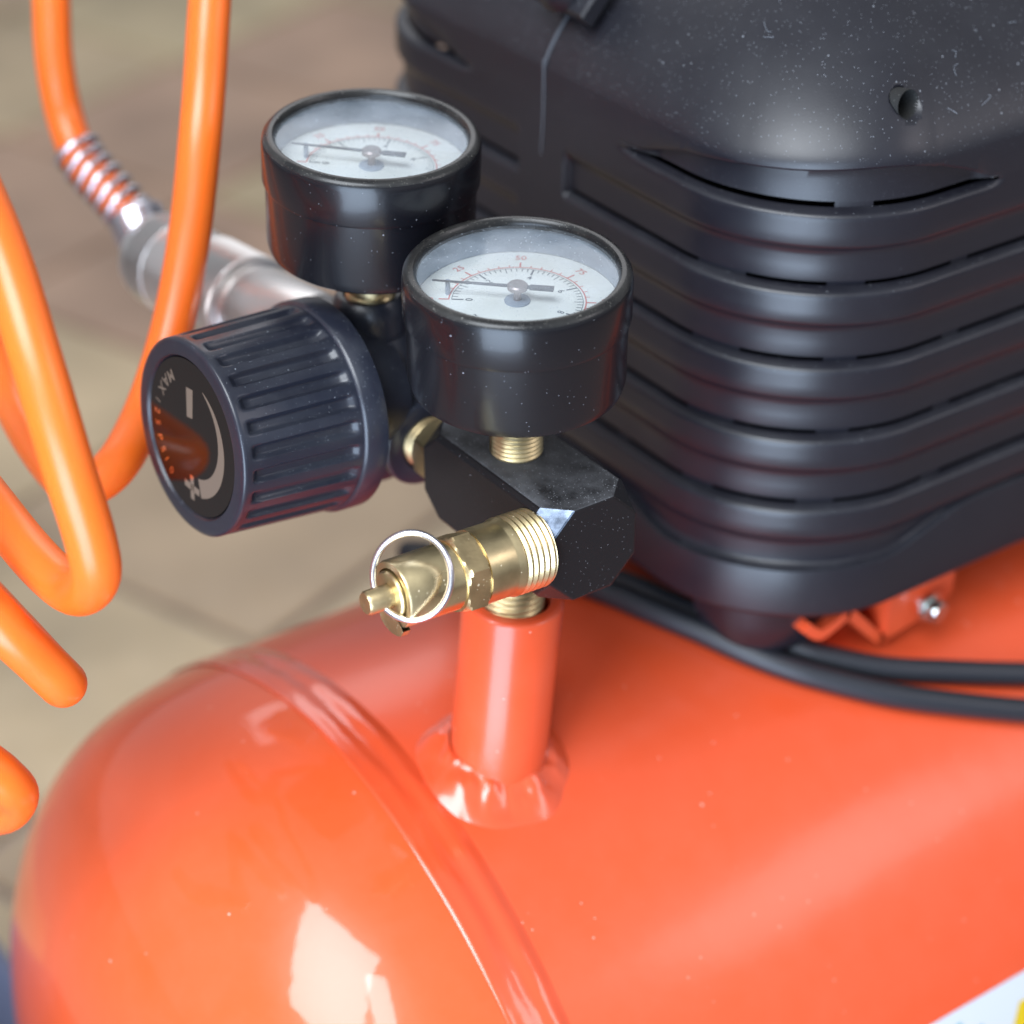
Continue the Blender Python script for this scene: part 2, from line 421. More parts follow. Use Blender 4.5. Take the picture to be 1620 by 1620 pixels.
# sticker on the tank side
def patch(x0, x1, z0, z1, off, nx=2, nz=16, skew=None):
    vs, fs = [], []
    for i in range(nx + 1):
        for j in range(nz + 1):
            z = z0 + (z1 - z0) * j / nz; x = x0 + (x1 - x0) * i / nx
            if skew: x += skew * (z1 - z)
            y = TY - sqrt((TR + off) ** 2 - (z - TZ) ** 2); vs.append(V((x, y, z)))
    for i in range(nx):
        for j in range(nz): a = i * (nz + 1) + j; fs.append((a, a + 1, a + nz + 2, a + nz + 1))
    return vs, fs
st = obj('sticker', patch(40, 250, -205, -131.4, .12), STICK, comp)
obj('yellow_print', patch(87.2, 200, -170, -137.2, .2, skew=-.55), YEL, st)
obj('green_print', join(patch(68.5, 70.2, -142, -134.4, .2), patch(70.8, 76, -142, -137.4, .2)), GRN, st)

# ------------------------------------------------------------------ motor shroud
SX0, SX1, SY0, SY1, SR = 48.0, 210.0, -20.0, 146.0, 36.0
def outline(d, n_end=170, n_cor=64, n_side=190, rc=None):
    """closed outline inset by d; starts on the end face middle (Y=48), runs to the near corner, near side, far end, far side, far corner"""
    x0, x1, y0, y1 = SX0 + d, SX1 - d, SY0 + d, SY1 - d
    r = max(SR - d * .45, 6) if rc is None else rc
    ym = (y0 + y1) / 2; P = []
    def seg(a, b, n): return [(a[0] + (b[0] - a[0]) * i / n, a[1] + (b[1] - a[1]) * i / n) for i in range(n)]
    def arc(cx, cy, a0, a1, n): return [(cx + r * cos(a0 + (a1 - a0) * i / n), cy + r * sin(a0 + (a1 - a0) * i / n)) for i in range(n)]
    P += seg((x0, ym), (x0, y0 + r), n_end)
    P += arc(x0 + r, y0 + r, pi, 1.5 * pi, n_cor)
    P += seg((x0 + r, y0), (x1 - r, y0), n_side)
    P += arc(x1 - r, y0 + r, 1.5 * pi, 2 * pi, 10)
    P += seg((x1, y0 + r), (x1, y1 - r), 8)
    P += arc(x1 - r, y1 - r, 0, .5 * pi, 10)
    P += seg((x1 - r, y1), (x0 + r, y1), 60)
    P += arc(x0 + r, y1 - r, .5 * pi, pi, n_cor)
    P += seg((x0, y1 - r), (x0, ym), n_end)
    return P
BASE = outline(0); NC = len(BASE)
# signed distance along the outline from the end-face middle, mirrored for the far half
S = [0.0]
for i in range(1, NC): S.append(S[-1] + hypot(BASE[i][0] - BASE[i - 1][0], BASE[i][1] - BASE[i - 1][1]))
TOT = S[-1] + hypot(BASE[0][0] - BASE[-1][0], BASE[0][1] - BASE[-1][1])
SS = [min(s, TOT - s) for s in S]
CL = (SY1 - SY0) / 2 - SR                      # end of straight (arc length) on the end face
CA = SR * pi / 2                  # corner arc length
def sm(a, b, x): t = max(0, min(1, (x - a) / (b - a))); return t * t * (3 - 2 * t)
def mk(s): return sm(8.0, 9.2, s)            # grille starts this far from the middle
def mk0(s): return sm(25, 35, s) * (1 - sm(CL + CA + 13, CL + CA + 19, s))
def x_at(s):
    return 0
INS = {}
def pt(i, d, z):
    key = round(d, 2)
    if key not in INS: INS[key] = outline(key)
    x, y = INS[key][i]
    return V((x + (z + 57) * .030 * max(0, 1 - (x - SX0) / 60), y, z))
LIP = [35.3 - 16.45 * k for k in range(5)]
SLR = [(1.35, 2.2), (.95, 1.0), (.6, .45), (.3, .12), (0, 0), (-.9, 0), (-3.2, 0), (-5.5, .02), (-6.1, .22), (-6.8, .85), (-7.5, 1.35), (-8.6, 1.55), (-11, 1.6), (-13.2, 1.65), (-14.1, 1.8)]
def grid_rows(rows, cols, closed=True):
    """rows: list of functions i->Vector"""
    vs = [f(i) for f in rows for i in cols]; n = len(cols); fs = []
    for j in range(len(rows) - 1):
        for i in range(n if closed else n - 1):
            k = (i + 1) % n; fs.append((j * n + i, j * n + k, (j + 1) * n + k, (j + 1) * n + i))
    return vs, fs
ALL = list(range(NC))
# which columns of a slot are open
C0 = CL
def slot_open(k, i):
    s, mir = SS[i], S[i] > TOT / 2
    if k == 0:
        return (30 < s < C0 + 33) or (C0 + 41 < s < C0 + CA + 17)
    if s < 9.4: return False
    segs = [(9.4, C0 + 4.5), (C0 + 16, C0 + 33 + k * .3), (C0 + 41, C0 + CA + 7), (C0 + CA + 11.5, C0 + CA + 42), (C0 + CA + 47, C0 + CA + 90)]
    if k >= 4: segs = [(12, 30), (34, C0 + 5), (C0 + 13, C0 + 31.5), (C0 + 39, C0 + CA + 6), (C0 + CA + 11, C0 + CA + 40), (C0 + CA + 47, C0 + CA + 90)]
    return any(a < s < b for a, b in segs)
def q(d): return round(d, 2)
shroud_rows = []
# skirt below the louvres: its upper edge dips at the corners
def zs(i):
    s = SS[i]; c = C0 + CA / 2
    return -44.6 + 6.2 * sm(24, 52, abs(s - c)) 
sk = []
low = LIP[4] - 8.0
sk = [lambda i: pt(i, q(1.5 * mk(SS[i])), low), lambda i: pt(i, q(1.9 * mk(SS[i])), (low + zs(i)) / 2 - .5), lambda i: pt(i, q(1.95 * mk(SS[i])), zs(i) + 1.1),
      lambda i: pt(i, q(1.6 * mk(SS[i])), zs(i) + .55), lambda i: pt(i, q(.5 * mk(SS[i])), zs(i) + .2), lambda i: pt(i, q(.1 * mk(SS[i])), zs(i) - .05), lambda i: pt(i, 0, zs(i) - .5),
      lambda i: pt(i, 0, -50), lambda i: pt(i, 0, -55.0), lambda i: pt(i, .15, -55.9), lambda i: pt(i, .7, -56.5), lambda i: pt(i, 1.5, -56.6), lambda i: pt(i, 3.2, -56.4), lambda i: pt(i, 3.4, -52)]
# upper body: bridges from the first slot over the brow line to the domed top
def brow(i):
    """height of the brow line above the first slot"""
    s = SS[i]
    pts = [(23, 0), (34.5, 1.0), (41, 3.0), (CL, 4.7), (CL + 11, 6.0), (CL + 20, 6.4), (CL + 29, 6.8), (CL + 37, 7.3), (CL + 44, 7.8), (CL + 51, 7.1), (CL + CA + 6, 3.9), (CL + CA + 12, 1.3), (CL + CA + 17, 0)]
    if s <= pts[0][0] or s >= pts[-1][0]: return 0.0
    for (a, u), (b, v_) in zip(pts, pts[1:]):
        if a <= s <= b: return u + (v_ - u) * (s - a) / (b - a)
    return 0.0
BR = [brow(i) for i in ALL]
for _ in range(60): BR = [(BR[i - 1] + BR[i] * 2 + BR[(i + 1) % NC]) / 4 for i in ALL]
ZB = LIP[0] + 1.35 + 1.05
def bm_(i): return sm(0.05, 2.4, BR[i])
TOPA, TOPB, TOPZ = 66.0, 37.0, 45.0
up = []
up.append(lambda i: pt(i, q(2.25 * mk0(SS[i]) * bm_(i)), ZB))
for t in (.3, .65, .93): up.append(lambda i, t=t: pt(i, q((2.6 - .4 * t) * bm_(i)), ZB + BR[i] * t))
up.append(lambda i: pt(i, q(2.0 * bm_(i)), ZB + BR[i] * .97 + .02))
up.append(lambda i: pt(i, q(.35 * bm_(i)), ZB + BR[i] + .12))
up.append(lambda i: pt(i, 0, ZB + BR[i] + .6))
up.append(lambda i: pt(i, 0, max(TOPZ, ZB + BR[i] + 1.2)))
for t in range(1, 61):
    a = pi / 2 * t / 60
    up.append(lambda i, a=a: pt(i, q(TOPA * (1 - cos(a)) ** .70), max(TOPZ, ZB + BR[i] + 1.2) * (1 - sin(a)) + (TOPZ + TOPB) * sin(a)))
g = grid_rows(up, ALL)
# close the top with a centre fan
n = NC; top0 = (len(up) - 1) * n; cen = sum((g[0][top0 + i] for i in range(n)), V((0, 0, 0))) / n; cen.z += .6
mid = [g[0][top0 + i].lerp(cen, .5) for i in range(n)]
g[0].extend(mid); m0 = len(g[0]) - n; g[0].append(cen)
for i in range(n):
    k = (i + 1) % n
    g[1].append((top0 + i, top0 + k, m0 + k, m0 + i)); g[1].append((m0 + i, m0 + k, len(g[0]) - 1))
shroud = obj('motor_cover', g, PLASTIC, comp, smooth=40)
# screw recess drilled sideways into the near shoulder
HC = V((81.5, -16.0, 55.2))
cut = obj('cutter', lathe([(0, 3.0), (30, 2.7)], n=40, M=frame(HC + V((0, -8, 1)), (-.08, 1, -.12))), DARK, None)
md = shroud.modifiers.new('hole', 'BOOLEAN'); md.operation = 'DIFFERENCE'; md.object = cut; md.solver = 'EXACT'
dg = bpy.context.evaluated_depsgraph_get(); me2 = bpy.data.meshes.new_from_object(shroud.evaluated_get(dg))
if len(me2.polygons) > 1000:
    shroud.modifiers.clear(); shroud.data = me2
else: shroud.modifiers.clear()
bpy.data.objects.remove(cut)
obj('screw_recess', lathe([(10.5, 2.9), (19, 2.7), (19.2, .3)], n=32, M=frame(HC + V((0, -8, 1)), (-.08, 1, -.12)), cap0=False), mat('dusty_hole', (0.012, 0.012, 0.012), .9, dust=.25, dust_scale=2500, dust_col=(.2, .2, .18), film=.06), shroud)
for k in range(5):
    rows = []
    for dz, d in SLR:
        if k == 0 and dz >= -.5: rows.append(lambda i, dz=dz, d=d: pt(i, q(d * mk0(SS[i])), LIP[0] + dz))
        else: rows.append(lambda i, dz=dz, d=d, k=k: pt(i, q(d * mk(SS[i])), LIP[k] + dz))
    gs = grid_rows(rows[:12] if k == 4 else rows, ALL)
    # bridges that close the slot above this slat where it is not cut
    nb = []
    for i in ALL:
        j = (i + 1) % NC
        if slot_open(k, i): continue
        if k == 0: a0 = lambda c: up[0](c)
        else: a0 = lambda c: pt(c, q(SLR[-1][1] * mk(SS[c])), LIP[k - 1] + SLR[-1][0])
        b0 = rows[0]; nb.append((a0(i), a0(j), b0(j), b0(i)))
    for qd in nb:
        m_ = len(gs[0]); gs[0].extend(qd); gs[1].append((m_, m_ + 1, m_ + 2, m_ + 3))
    obj('slat', gs, PLASTIC2, shroud, smooth=38)
obj('skirt', grid_rows(sk, ALL), PLASTIC2, shroud, smooth=38)
obj('dark_slot_liner', grid_rows([lambda i: pt(i, 12, -54), lambda i: pt(i, 12, 44)], ALL[::6]), DARK, shroud)  # black liner put in to stand for the shade inside the slots
# moulded seam rib down the middle of the end face, and the latch knob over it
def rib():
    pts = []
    for z in range(20, 50, 3): pts.append(pt(0, 0, z))
    for t in range(1, 16):
        a = pi / 2 * t / 60; pts.append(pt(0, q(TOPA * (1 - cos(a)) ** .70), TOPZ * (1 - sin(a)) + (TOPZ + TOPB) * sin(a)))
    nrm = V((-1, 0, .3)).normalized()
    return bez([p + nrm * .05 + V((0, .5 * sin(p.z * .13), 0)) for p in pts], 4)
RP = rib()
obj('seam_rib', tube(RP[8:], lambda t: .10 + .42 * t ** .6, n=8), mat('worn_seam', (0.09, 0.10, 0.12), 0.35), shroud)
kb = pt(0, q(TOPA * (1 - cos(pi / 2 * 12 / 24))), 0)
KP = V((56.5, 61, 60.5))
kn = V((-.74, -.04, .67)).normalized()
MK = frame(KP, kn, (0, 1, 0))
obj('latch_plate', prism([(-9, -3), (-8, -7), (-3.5, -9), (3.5, -9), (8, -7), (9, -3), (9, 4), (-9, 4)], -2, 2.6, MK, bev=.7), PLASTIC, shroud)
obj('latch_knob', lathe([(2.4, 5.6), (5, 5.4), (6.6, 4.6), (7.2, 3.0), (7.4, .4)], n=32, M=MK), PLASTIC, shroud)
# moulded foot under the near corner
def foot():
    base = [(53, 10), (54.5, 0), (60, -7), (68, -10.5), (76, -10), (78, -2), (72, 8), (60, 13)]
    P = bez([(x, y, 0) for x, y in base + base[:1]], 6)[:-1]; n = len(P)
    c = V((66, -1, 0)); vs = []; fs = []
    for z, s in ((-53, 1.0), (-62, .93), (-67, .80), (-69.8, .62), (-71, .35)):
        vs += [V((c.x + (p.x - c.x) * s, c.y + (p.y - c.y) * s, z)) for p in P]
    for j in range(4):
        for i in range(n): fs.append((j * n + i, j * n + (i + 1) % n, (j + 1) * n + (i + 1) % n, (j + 1) * n + i))
    fs.append(tuple(range(4 * n, 5 * n))); return vs, fs
obj('moulded_foot', foot(), PLASTIC2, shroud)

# dust fibres caught on the cover
fib = []
rnd = random.Random(21)
top_o = outline(0)
for q_ in range(40):
    a0 = (rnd.uniform(8, 46)) * pi / 180; i0 = rnd.randrange(170, 400)
    d0 = TOPA * (1 - cos(a0)) ** .70; z0 = TOPZ * (1 - sin(a0)) + (TOPZ + TOPB) * sin(a0)
    p0 = pt(i0, q(d0), z0); i1 = i0 + rnd.randint(-5, 5); a1 = a0 + rnd.uniform(-.05, .05)
    p1 = pt(i1, q(TOPA * (1 - cos(a1)) ** .70), TOPZ * (1 - sin(a1)) + (TOPZ + TOPB) * sin(a1))
    nn = (V((FH.x, FH.y, 0)) * -.6 + V((0, 0, .6))); mid_ = (p0 + p1) / 2 + V((rnd.uniform(-1, 1), rnd.uniform(-1, 1), rnd.uniform(-.6, .9)))
    fib.append(tube(bez([p0 + nn * .25, mid_ + nn * .35, p1 + nn * .25], 5), .03, n=5))
o = obj('lint', join(*fib), mat('lint_fibre', (.30, .33, .38), .8), shroud); o['kind'] = 'stuff'

# ------------------------------------------------------------------ orange mounting bracket with its screw
def sheet(path, x0, x1, th, round_far=0):
    """bent sheet: path in (y, z), extruded along x"""
    P = [V((p[0], p[1])) for p in path]; m = len(P); A, B = [], []
    for i in range(m):
        t = (P[min(i + 1, m - 1)] - P[max(i - 1, 0)]).normalized(); nn = V((-t.y, t.x)) * th / 2
        A.append(P[i] + nn); B.append(P[i] - nn)
    loop = A + B[::-1]; n = len(loop); vs = [V((x, p.x, p.y)) for x in (x0, x1) for p in loop]; fs = []
    for i in range(n): fs.append((i, (i + 1) % n, n + (i + 1) % n, n + i))
    for off in (0, n):
        for i in range(m - 1): fs.append((off + i, off + i + 1, off + n - 2 - i, off + n - 1 - i))
    return vs, fs
pth = bez([(67, -60.6, 0), (69.5, -63.0, 0), (72.5, -64.3, 0), (78.6, -62.2, 0), (80.2, -62.4, 0), (88.6, -71.6, 0), (90.4, -72.6, 0), (91.6, -71.4, 0), (91.6, -55, 0)], 5)
gb = sheet([(p.x, p.y) for p in pth], -12.9, 8.0, 2.5)
brk = obj('mounting_bracket', ([V((v.y, v.x, v.z)) for v in gb[0]], gb[1]), ORANGE, comp, smooth=50)
# side flange that carries the screw, a rounded plate
poly = [(91.0, -56), (91.0, -71.6), (92.0, -73.0), (94, -72.8), (106, -70.8), (109, -69.6), (110.8, -67), (111, -63), (110.6, -56)]
obj('flange', prism(poly, -13.4, -11.8, Matrix(((1, 0, 0, 0), (0, 0, 1, 0), (0, 1, 0, 0), (0, 0, 0, 1)))), ORANGE, brk)
MS = frame((101.6, -13.0, -67.0), (0.12, -1, -.12))
sc_ = obj('screw', lathe([(-2, 1.5), (5.2, 1.5)], n=24, M=MS), ZINC, brk)
obj('screw_head', join(hexnut(2.6, 5.6, 2.9, MS), lathe([(2.0, 3.5), (2.7, 3.5)], n=32, M=MS)), ZINC, brk)

# ------------------------------------------------------------------ power cord lying on the tank
up_ = [(30, 90, -82), (38, 66, -74), (49.9, 35.2, -67.5), (55.3, 19.0, -67.5), (59.5, 9.7, -68.7), (65.5, 2.6, -70.6), (70.5, -3.2, -71.9), (76.0, -9.1, -73.7), (87.7, -17.3, -77.2), (101.5, -23.4, -80.3), (119.4, -30.1, -84.4), (132.2, -34.0, -87.1), (150, -36, -88.4), (175, -30, -84)]
lo_ = [(26, 80, -78), (36, 62, -72.6), (43, 40, -68.5), (46.8, 29, -67.3), (50.3, 19, -67.5), (55.3, 8.7, -68.8), (60.8, -1.2, -71.1), (66.2, -8.0, -73.3), (72.4, -13.8, -75.6), (83.8, -22.2, -79.6), (96.9, -29.0, -83.6), (114.0, -36.2, -88.7), (128, -41.2, -92.6), (150, -45, -96), (180, -44, -95)]
def rest(P, r=2.9):
    out = []
    for p in P:
        v = V((0, p[1] - TY, p[2] - TZ)); L_ = max(v.length, TR + r); v = v.normalized() * L_
        out.append(V((p[0], TY + v.y, TZ + v.z)))
    return out
obj('power_cord', join(tube(bez(rest(up_), 10), 2.75, n=20), tube(bez(rest(lo_), 10), 2.8, n=20)), CORD, comp)

# ------------------------------------------------------------------ manifold block
def block():
    x0, x1, y0, y1, z0, z1 = -7.4, 12.4, -21.2, 21.4, -21.8, -2.0
    def octo(c0, c1, y, ins=0):
        # c0: left/bottom chamfers, c1: top
        a, b, c, d = x0 + ins, x1 - ins, z0 + ins, z1 - ins
        k = c0 + ins * 0
        return [V((a, y, c + k)), V((a + k, y, c)), V((b - k, y, c)), V((b, y, c + k)), V((b, y, d - k)), V((b - k, y, d)), V((a + k, y, d)), V((a, y, d - k))]
    rows = [octo(5.6, 0, y0), octo(.9, 0, y0 + 4.6), octo(.9, 0, y1 - 5.0), octo(5.2, 0, y1)]
    vs = [v for r in rows for v in r]; fs = []
    for j in range(3):
        for i in range(8): fs.append((j * 8 + i, j * 8 + (i + 1) % 8, (j + 1) * 8 + (i + 1) % 8, (j + 1) * 8 + i))
    fs += [tuple(range(8)), tuple(range(24, 32))]
    return vs, fs
bv, bf = block()
fm = [0] * len(bf)
for fi, f in enumerate(bf):
    zz = [bv[i].z for i in f]
    if min(zz) > -2.2: fm[fi] = 1          # the top carries the settled grit
    if 0 <= fi < 8 and fi == 6: fm[fi] = 2  # scraped bare corner beside the valve
blk = obj('manifold_block', (bv, bf), BLOCKM, comp, smooth=0, mats=[BLOCKTOP, BARE], fmat=fm)
mdb = blk.modifiers.new('edge', 'BEVEL'); mdb.width = .35 * MM; mdb.segments = 2; mdb.limit_method = 'ANGLE'
# brass nipple between block and standpipe
obj('pipe_nipple', lathe(thread(-44, -21.5, 6.7, 1.3, .5), n=48, M=frame((-.3, .2, 0), (.02, -.01, 1))), BRASSD, comp)

# ------------------------------------------------------------------ gauges
def gauge(base, rim, name_up):
    axis = (rim - base).normalized(); H = (rim - base).length
    M = frame(base, axis, name_up)      # local x = dial "up"
    top = H
    # case with rolled edges
    body = obj('pressure_gauge', lathe([(top - 24.9, 3), (top - 24.9, 16.6), (top - 24.5, 18.6), (top - 23.5, 19.9), (top - 21.9, 20.3), (top - 9.6, 20.35), (top - 9.3, 20.4)], n=128, M=M, cap1=False), GAUGE, comp)
    obj('bezel', rlathe([(top - 9.5, 20.4), (top - 9.4, 20.8), (top - 8.9, 20.95), (top - 2.2, 20.95), (top - .9, 20.75), (top - .25, 20.2), (top, 19.4), (top - .1, 18.8), (top - .6, 18.35), (top - 1.4, 18.2), (top - 1.9, 18.15)], n=128, M=M), GAUGE, body, mats=[BEZEL], fmat=[0] * (4 * 128) + [1] * (6 * 128))
    obj('dial_wall', rlathe([(top - 1.6, 18.4), (top - 2.4, 18.45), (top - 6.9, 18.5)], n=96, M=M), WALLM, body)
    obj('lens', lathe([(top - 1.35, 18.5), (top - 1.3, 18.3), (top - 1.3, .2)], n=96, M=M, cap0=False), LENS, body)
    dz = top - 7.0
    obj('dial', lathe([(dz - .4, 18.5), (dz, 18.5)], n=96, M=M), DIALM, body, smooth=0)
    def pol(r, a, z=0): return M @ V((r * sin(radians(a)), -r * cos(radians(a)), z + dz)) 
    # dial angle convention: 90 = up (local x), 0 = right
    def pd(r, a, z): aa = radians(a); return V((r * sin(aa), -r * cos(aa), dz + z))
    def tick(r0, r1, a, wdt):
        aa = radians(a); t = V((cos(aa), sin(aa), 0)) * wdt / 2
        p0, p1 = pd(r0, a, .06), pd(r1, a, .06)
        return ([M @ (p0 - t), M @ (p0 + t), M @ (p1 + t), M @ (p1 - t)], [(0, 1, 2, 3)])
    def arc(r0, r1, a0, a1, z=.05):
        n = 90; vs = []; fs = []
        for i in range(n + 1):
            a = a0 + (a1 - a0) * i / n; vs += [M @ pd(r0, a, z), M @ pd(r1, a, z)]
        for i in range(n): fs.append((2 * i, 2 * i + 1, 2 * i + 3, 2 * i + 2))
        return vs, fs
    def txt(s, r, a, size, rot=None):
        aa = radians(a if rot is None else rot)
        p = pd(r, a, .07)
        # local text frame: up points outwards
        upv = V((sin(aa), -cos(aa), 0)); rt = V((cos(aa), sin(aa), 0)) * -1
        rt = upv.cross(V((0, 0, 1)))
        T = Matrix((rt, upv, V((0, 0, 1)))).transposed().to_4x4(); T.translation = p
        return text(s, size, M @ T, bold=.01)
    red = [arc(12.35, 12.6, 178, -40)]
    psi = lambda v: 177.5 - v * 1.8
    for v_ in range(0, 121, 5):
        big = v_ % 25 == 0
        red.append(tick(12.5, 14.3 if big else 13.3, psi(v_), .32 if big else .18))
    for v_ in (0, 25, 50, 75, 100): red.append(txt(str(v_), 16.0, psi(v_), 2.2))
    o = obj('red_scale', join(*red), REDP, body, smooth=0); o['kind'] = 'stuff'
    kg = lambda v: 177.5 - v * 14.223 * 1.8
    blkk = [arc(11.9, 12.0, 177.5, -38)]
    for i in range(0, 85, 2):
        v_ = i / 10; big = i % 20 == 0; half = i % 10 == 0
        blkk.append(tick(9.8 if big else (10.3 if half else 10.9), 11.95, kg(v_), .34 if big else .16))
    for v_ in (0, 2, 4, 6, 8): blkk.append(txt(str(v_), 8.7, kg(v_), 1.9))
    T0 = frame((0, 0, 0), (0, 0, 1))
    blkk.append(txt('kg/cm\u00b2', 11.2, 215, 1.7, rot=118)); blkk.append(txt('psi', 8.0, 268, 1.8, rot=90))
    o = obj('black_scale', join(*blkk), BLKP, body, smooth=0); o['kind'] = 'stuff'
    # needle on its hub, resting against the stop pin
    na = 172.0; zt = 2.9
    def nd(r, a, off, z):
        aa = radians(a); t = V((cos(aa), sin(aa), 0)); return M @ (V((r * sin(aa), -r * cos(aa), dz + z)) + t * off)
    sec = [(15.6, .10), (8, .32), (2.2, .5)]
    vs, fs = [], []
    outl = [(15.6, .10), (8, .24), (2.0, .38), (-2.2, .45), (-2.3, .8), (-6.6, .85)]
    for z in (zt, zt + .3):
        vs += [nd(r, na, o_, z) for r, o_ in outl] + [nd(r, na, -o_, z) for r, o_ in outl[::-1]]
    n = 12; fs = [tuple(range(n)), tuple(range(n, 2 * n))] + [(i, (i + 1) % n, n + (i + 1) % n, n + i) for i in range(n)]
    obj('needle', (vs, fs), NEEDLE, body, smooth=0)
    obj('needle_hub', lathe([(dz, .7), (dz + 2.6, .7), (dz + 2.6, 1.85), (dz + 3.3, 1.9), (dz + 3.6, 1.6), (dz + 3.65, .2)], n=32, M=M), HUBM, body)
    obj('hub_plate', lathe([(dz + .05, 2.4), (dz + .35, 2.3), (dz + .36, .3)], n=32, M=M), WALLM, body)
    pin = pd(12.9, 169, 0)
    obj('stop_pin', lathe([(0, .45), (2.9, .45)], n=12, M=Matrix.Translation(V((0, 0, 0))) @ M @ Matrix.Translation(pin)), WALLM, body)
    obj('threaded_stem', lathe([(-2, 4.7), (.1, 4.7)] + thread(0.3, 7.5, 5.15, .95, .35) + [(8, 5.4), (top - 24.8, 5.4)], n=48, M=M), BRASS, body)
    return body
g2 = gauge(V((1.7, 2.6, -2.0)), V((0, 0, 37.6)) + FH * .7 + RT * .1, FH)
g1 = gauge(V((-3.2, 46.4, 10.2)), V((-3.3, 43.2, 50.0)), FH)
g2['label'] = 'front gauge standing on the square black block'
g1['label'] = 'rear gauge standing on the regulator'

# ------------------------------------------------------------------ regulator body, knob, coupler
reg = obj('regulator_body', join(
    lathe([(0.2, 5.0), (.2, 8.6), (.8, 9.3), (22, 9.5), (24, 7.5)], n=64, M=frame((-.8, 30.8, -12.6), (0, 1, .03)), cap0=False),
    lathe([(-24, 7), (-21, 9.0), (-2, 10.2), (5, 10.2), (8, 8.5)], n=48, M=frame((-4.5, 46, 0), (0.02, 0, 1))),
    lathe([(-3, 10.4), (2, 8.8), (4, 8.0), (12.5, 7.6), (15.2, 7.3), (16.6, 6.3), (16.7, 5.2)], n=48, M=frame((-3.3, 46.6, -1.5), (.0, 0, 1)), cap1=False),
    lathe([(0, 11), (12, 15.5), (14.5, 18.5)], n=64, M=frame((-4, 41.5, -3), (-1, 0, .05)))), KNOBM, comp, smooth=40)
obj('port_ring', rlathe([(2, 9.45), (0, 9.5), (-.35, 9.2), (-.5, 8.7), (-.5, 5.9), (1, 5.6)], n=64, M=frame((-.8, 30.8, -12.6), (0, 1, .03))), KNOBM, reg)
obj('connecting_nipple', join(lathe(thread(0, 10, 5.5, 1.2, .4), n=40, M=frame((-.6, 26, -12.4), (0, 1, 0))),
                              hexnut(-1, 6.0, 6.8, frame((-.4, 21.4, -12.0), (0, 1, 0)))), BRASSD, comp)
# knob: fluted cone with a flange
KA, KB = V((-17.0, 40.4, -2.6)), V((-48.6, 39.0, .2))
KD = (KB - KA); KL = KD.length
MKn = frame(KA, KD, (0, 0, 1))
def knob():
    n, NG = 26 * 16, 26; rows = []
    hs = [0, .5, 1.0, 5.0, 5.6, 5.7, 6.3, 6.8, 7.4, 8.2] + [8.2 + (KL - 3.0 - 8.2) * i / 10 for i in range(1, 10)] + [KL - 3.6, KL - 2.9, KL - 2.3, KL - 1.9, KL - 1.1, KL - .5, KL - .15, KL, KL - .05, KL - .9, KL - 1.2]
    vs, fs = [], []
    for jx, h in enumerate(hs):
        last = len(hs) - jx
        for i in range(n):
            a = 2 * pi * i / n
            R = 20.55 - (h - 6) * .040
            if h <= 5.65 and jx < 6:
                R = 21.3 + (.0 if 0 < h < 5.4 else -.5)
                if jx == 0: R = 20.6
                if jx == 5: R = 20.75
            else:
                u = ((i / n * NG) % 1.0)
                w_ = abs(u - .5) * 2
                e = sm(6.2, 8.2, h) * (1 - sm(KL - 3.6, KL - 1.9, h))
                # rounded groove ends follow the groove's width
                prof_ = sm(.66, .30, w_) if e > .999 else sm(.66, .30, w_ / max(e, .05)) * (1 if e > .02 else 0)
                prof_ = max(0.0, min(1.0, (0.62 - w_) / .30)); prof_ = prof_ * prof_ * (3 - 2 * prof_)
                R -= 1.15 * prof_ * e
                if last == 5: R -= .35
                if last == 4: R = R - .95
                if last == 3: R = 16.3
                if last == 2: R = 15.75
                if last == 1: R = 15.6
            vs.append(V((R * cos(a), R * sin(a), h)))
    for j in range(len(hs) - 1):
        for i in range(n):
            k = (i + 1) % n; fs.append((j * n + i, j * n + k, (j + 1) * n + k, (j + 1) * n + i))
    fs.append(tuple(range(n))[::-1])
    return xf((vs, fs), MKn)
kno = obj('regulator_knob', knob(), KNOBM, comp, smooth=50)
obj('knob_face', lathe([(KL - 1.6, 15.8), (KL - .45, 15.7)], n=96, M=MKn, cap0=False), FACEM, kno)
# foil print on the face; local x is up, y is to the viewer's left... text frame built explicitly
FZ = KL - .41
def fp(r, a):   # a measured clockwise from up as the viewer sees the face
    aa = radians(a); return V((r * cos(aa), -FSIGN * r * sin(aa), FZ))
FSIGN = 1
yl = (MKn.to_3x3() @ V((0, 1, 0)))       # world direction of local y
FSIGN = 1 if yl.dot(RT) < 0 else -1
def ftext(s, r, a, size):
    p = fp(r, a); upv = -(V((p.x, p.y, 0))).normalized(); rt = upv.cross(V((0, 0, 1)))
    T = Matrix((rt, upv, V((0, 0, 1)))).transposed().to_4x4(); T.translation = p
    return text(s, size, MKn @ T, bold=.02)
prints = []
for ch, a in zip('MAX', (-38, -50, -62)): prints.append(ftext(ch, 12.6, a, 3.3))
for ch, a in zip('125PSI0', (-78, -89, -100, -113, -124, -133, -144)): prints.append(ftext(ch, 13.0, a, 2.5))
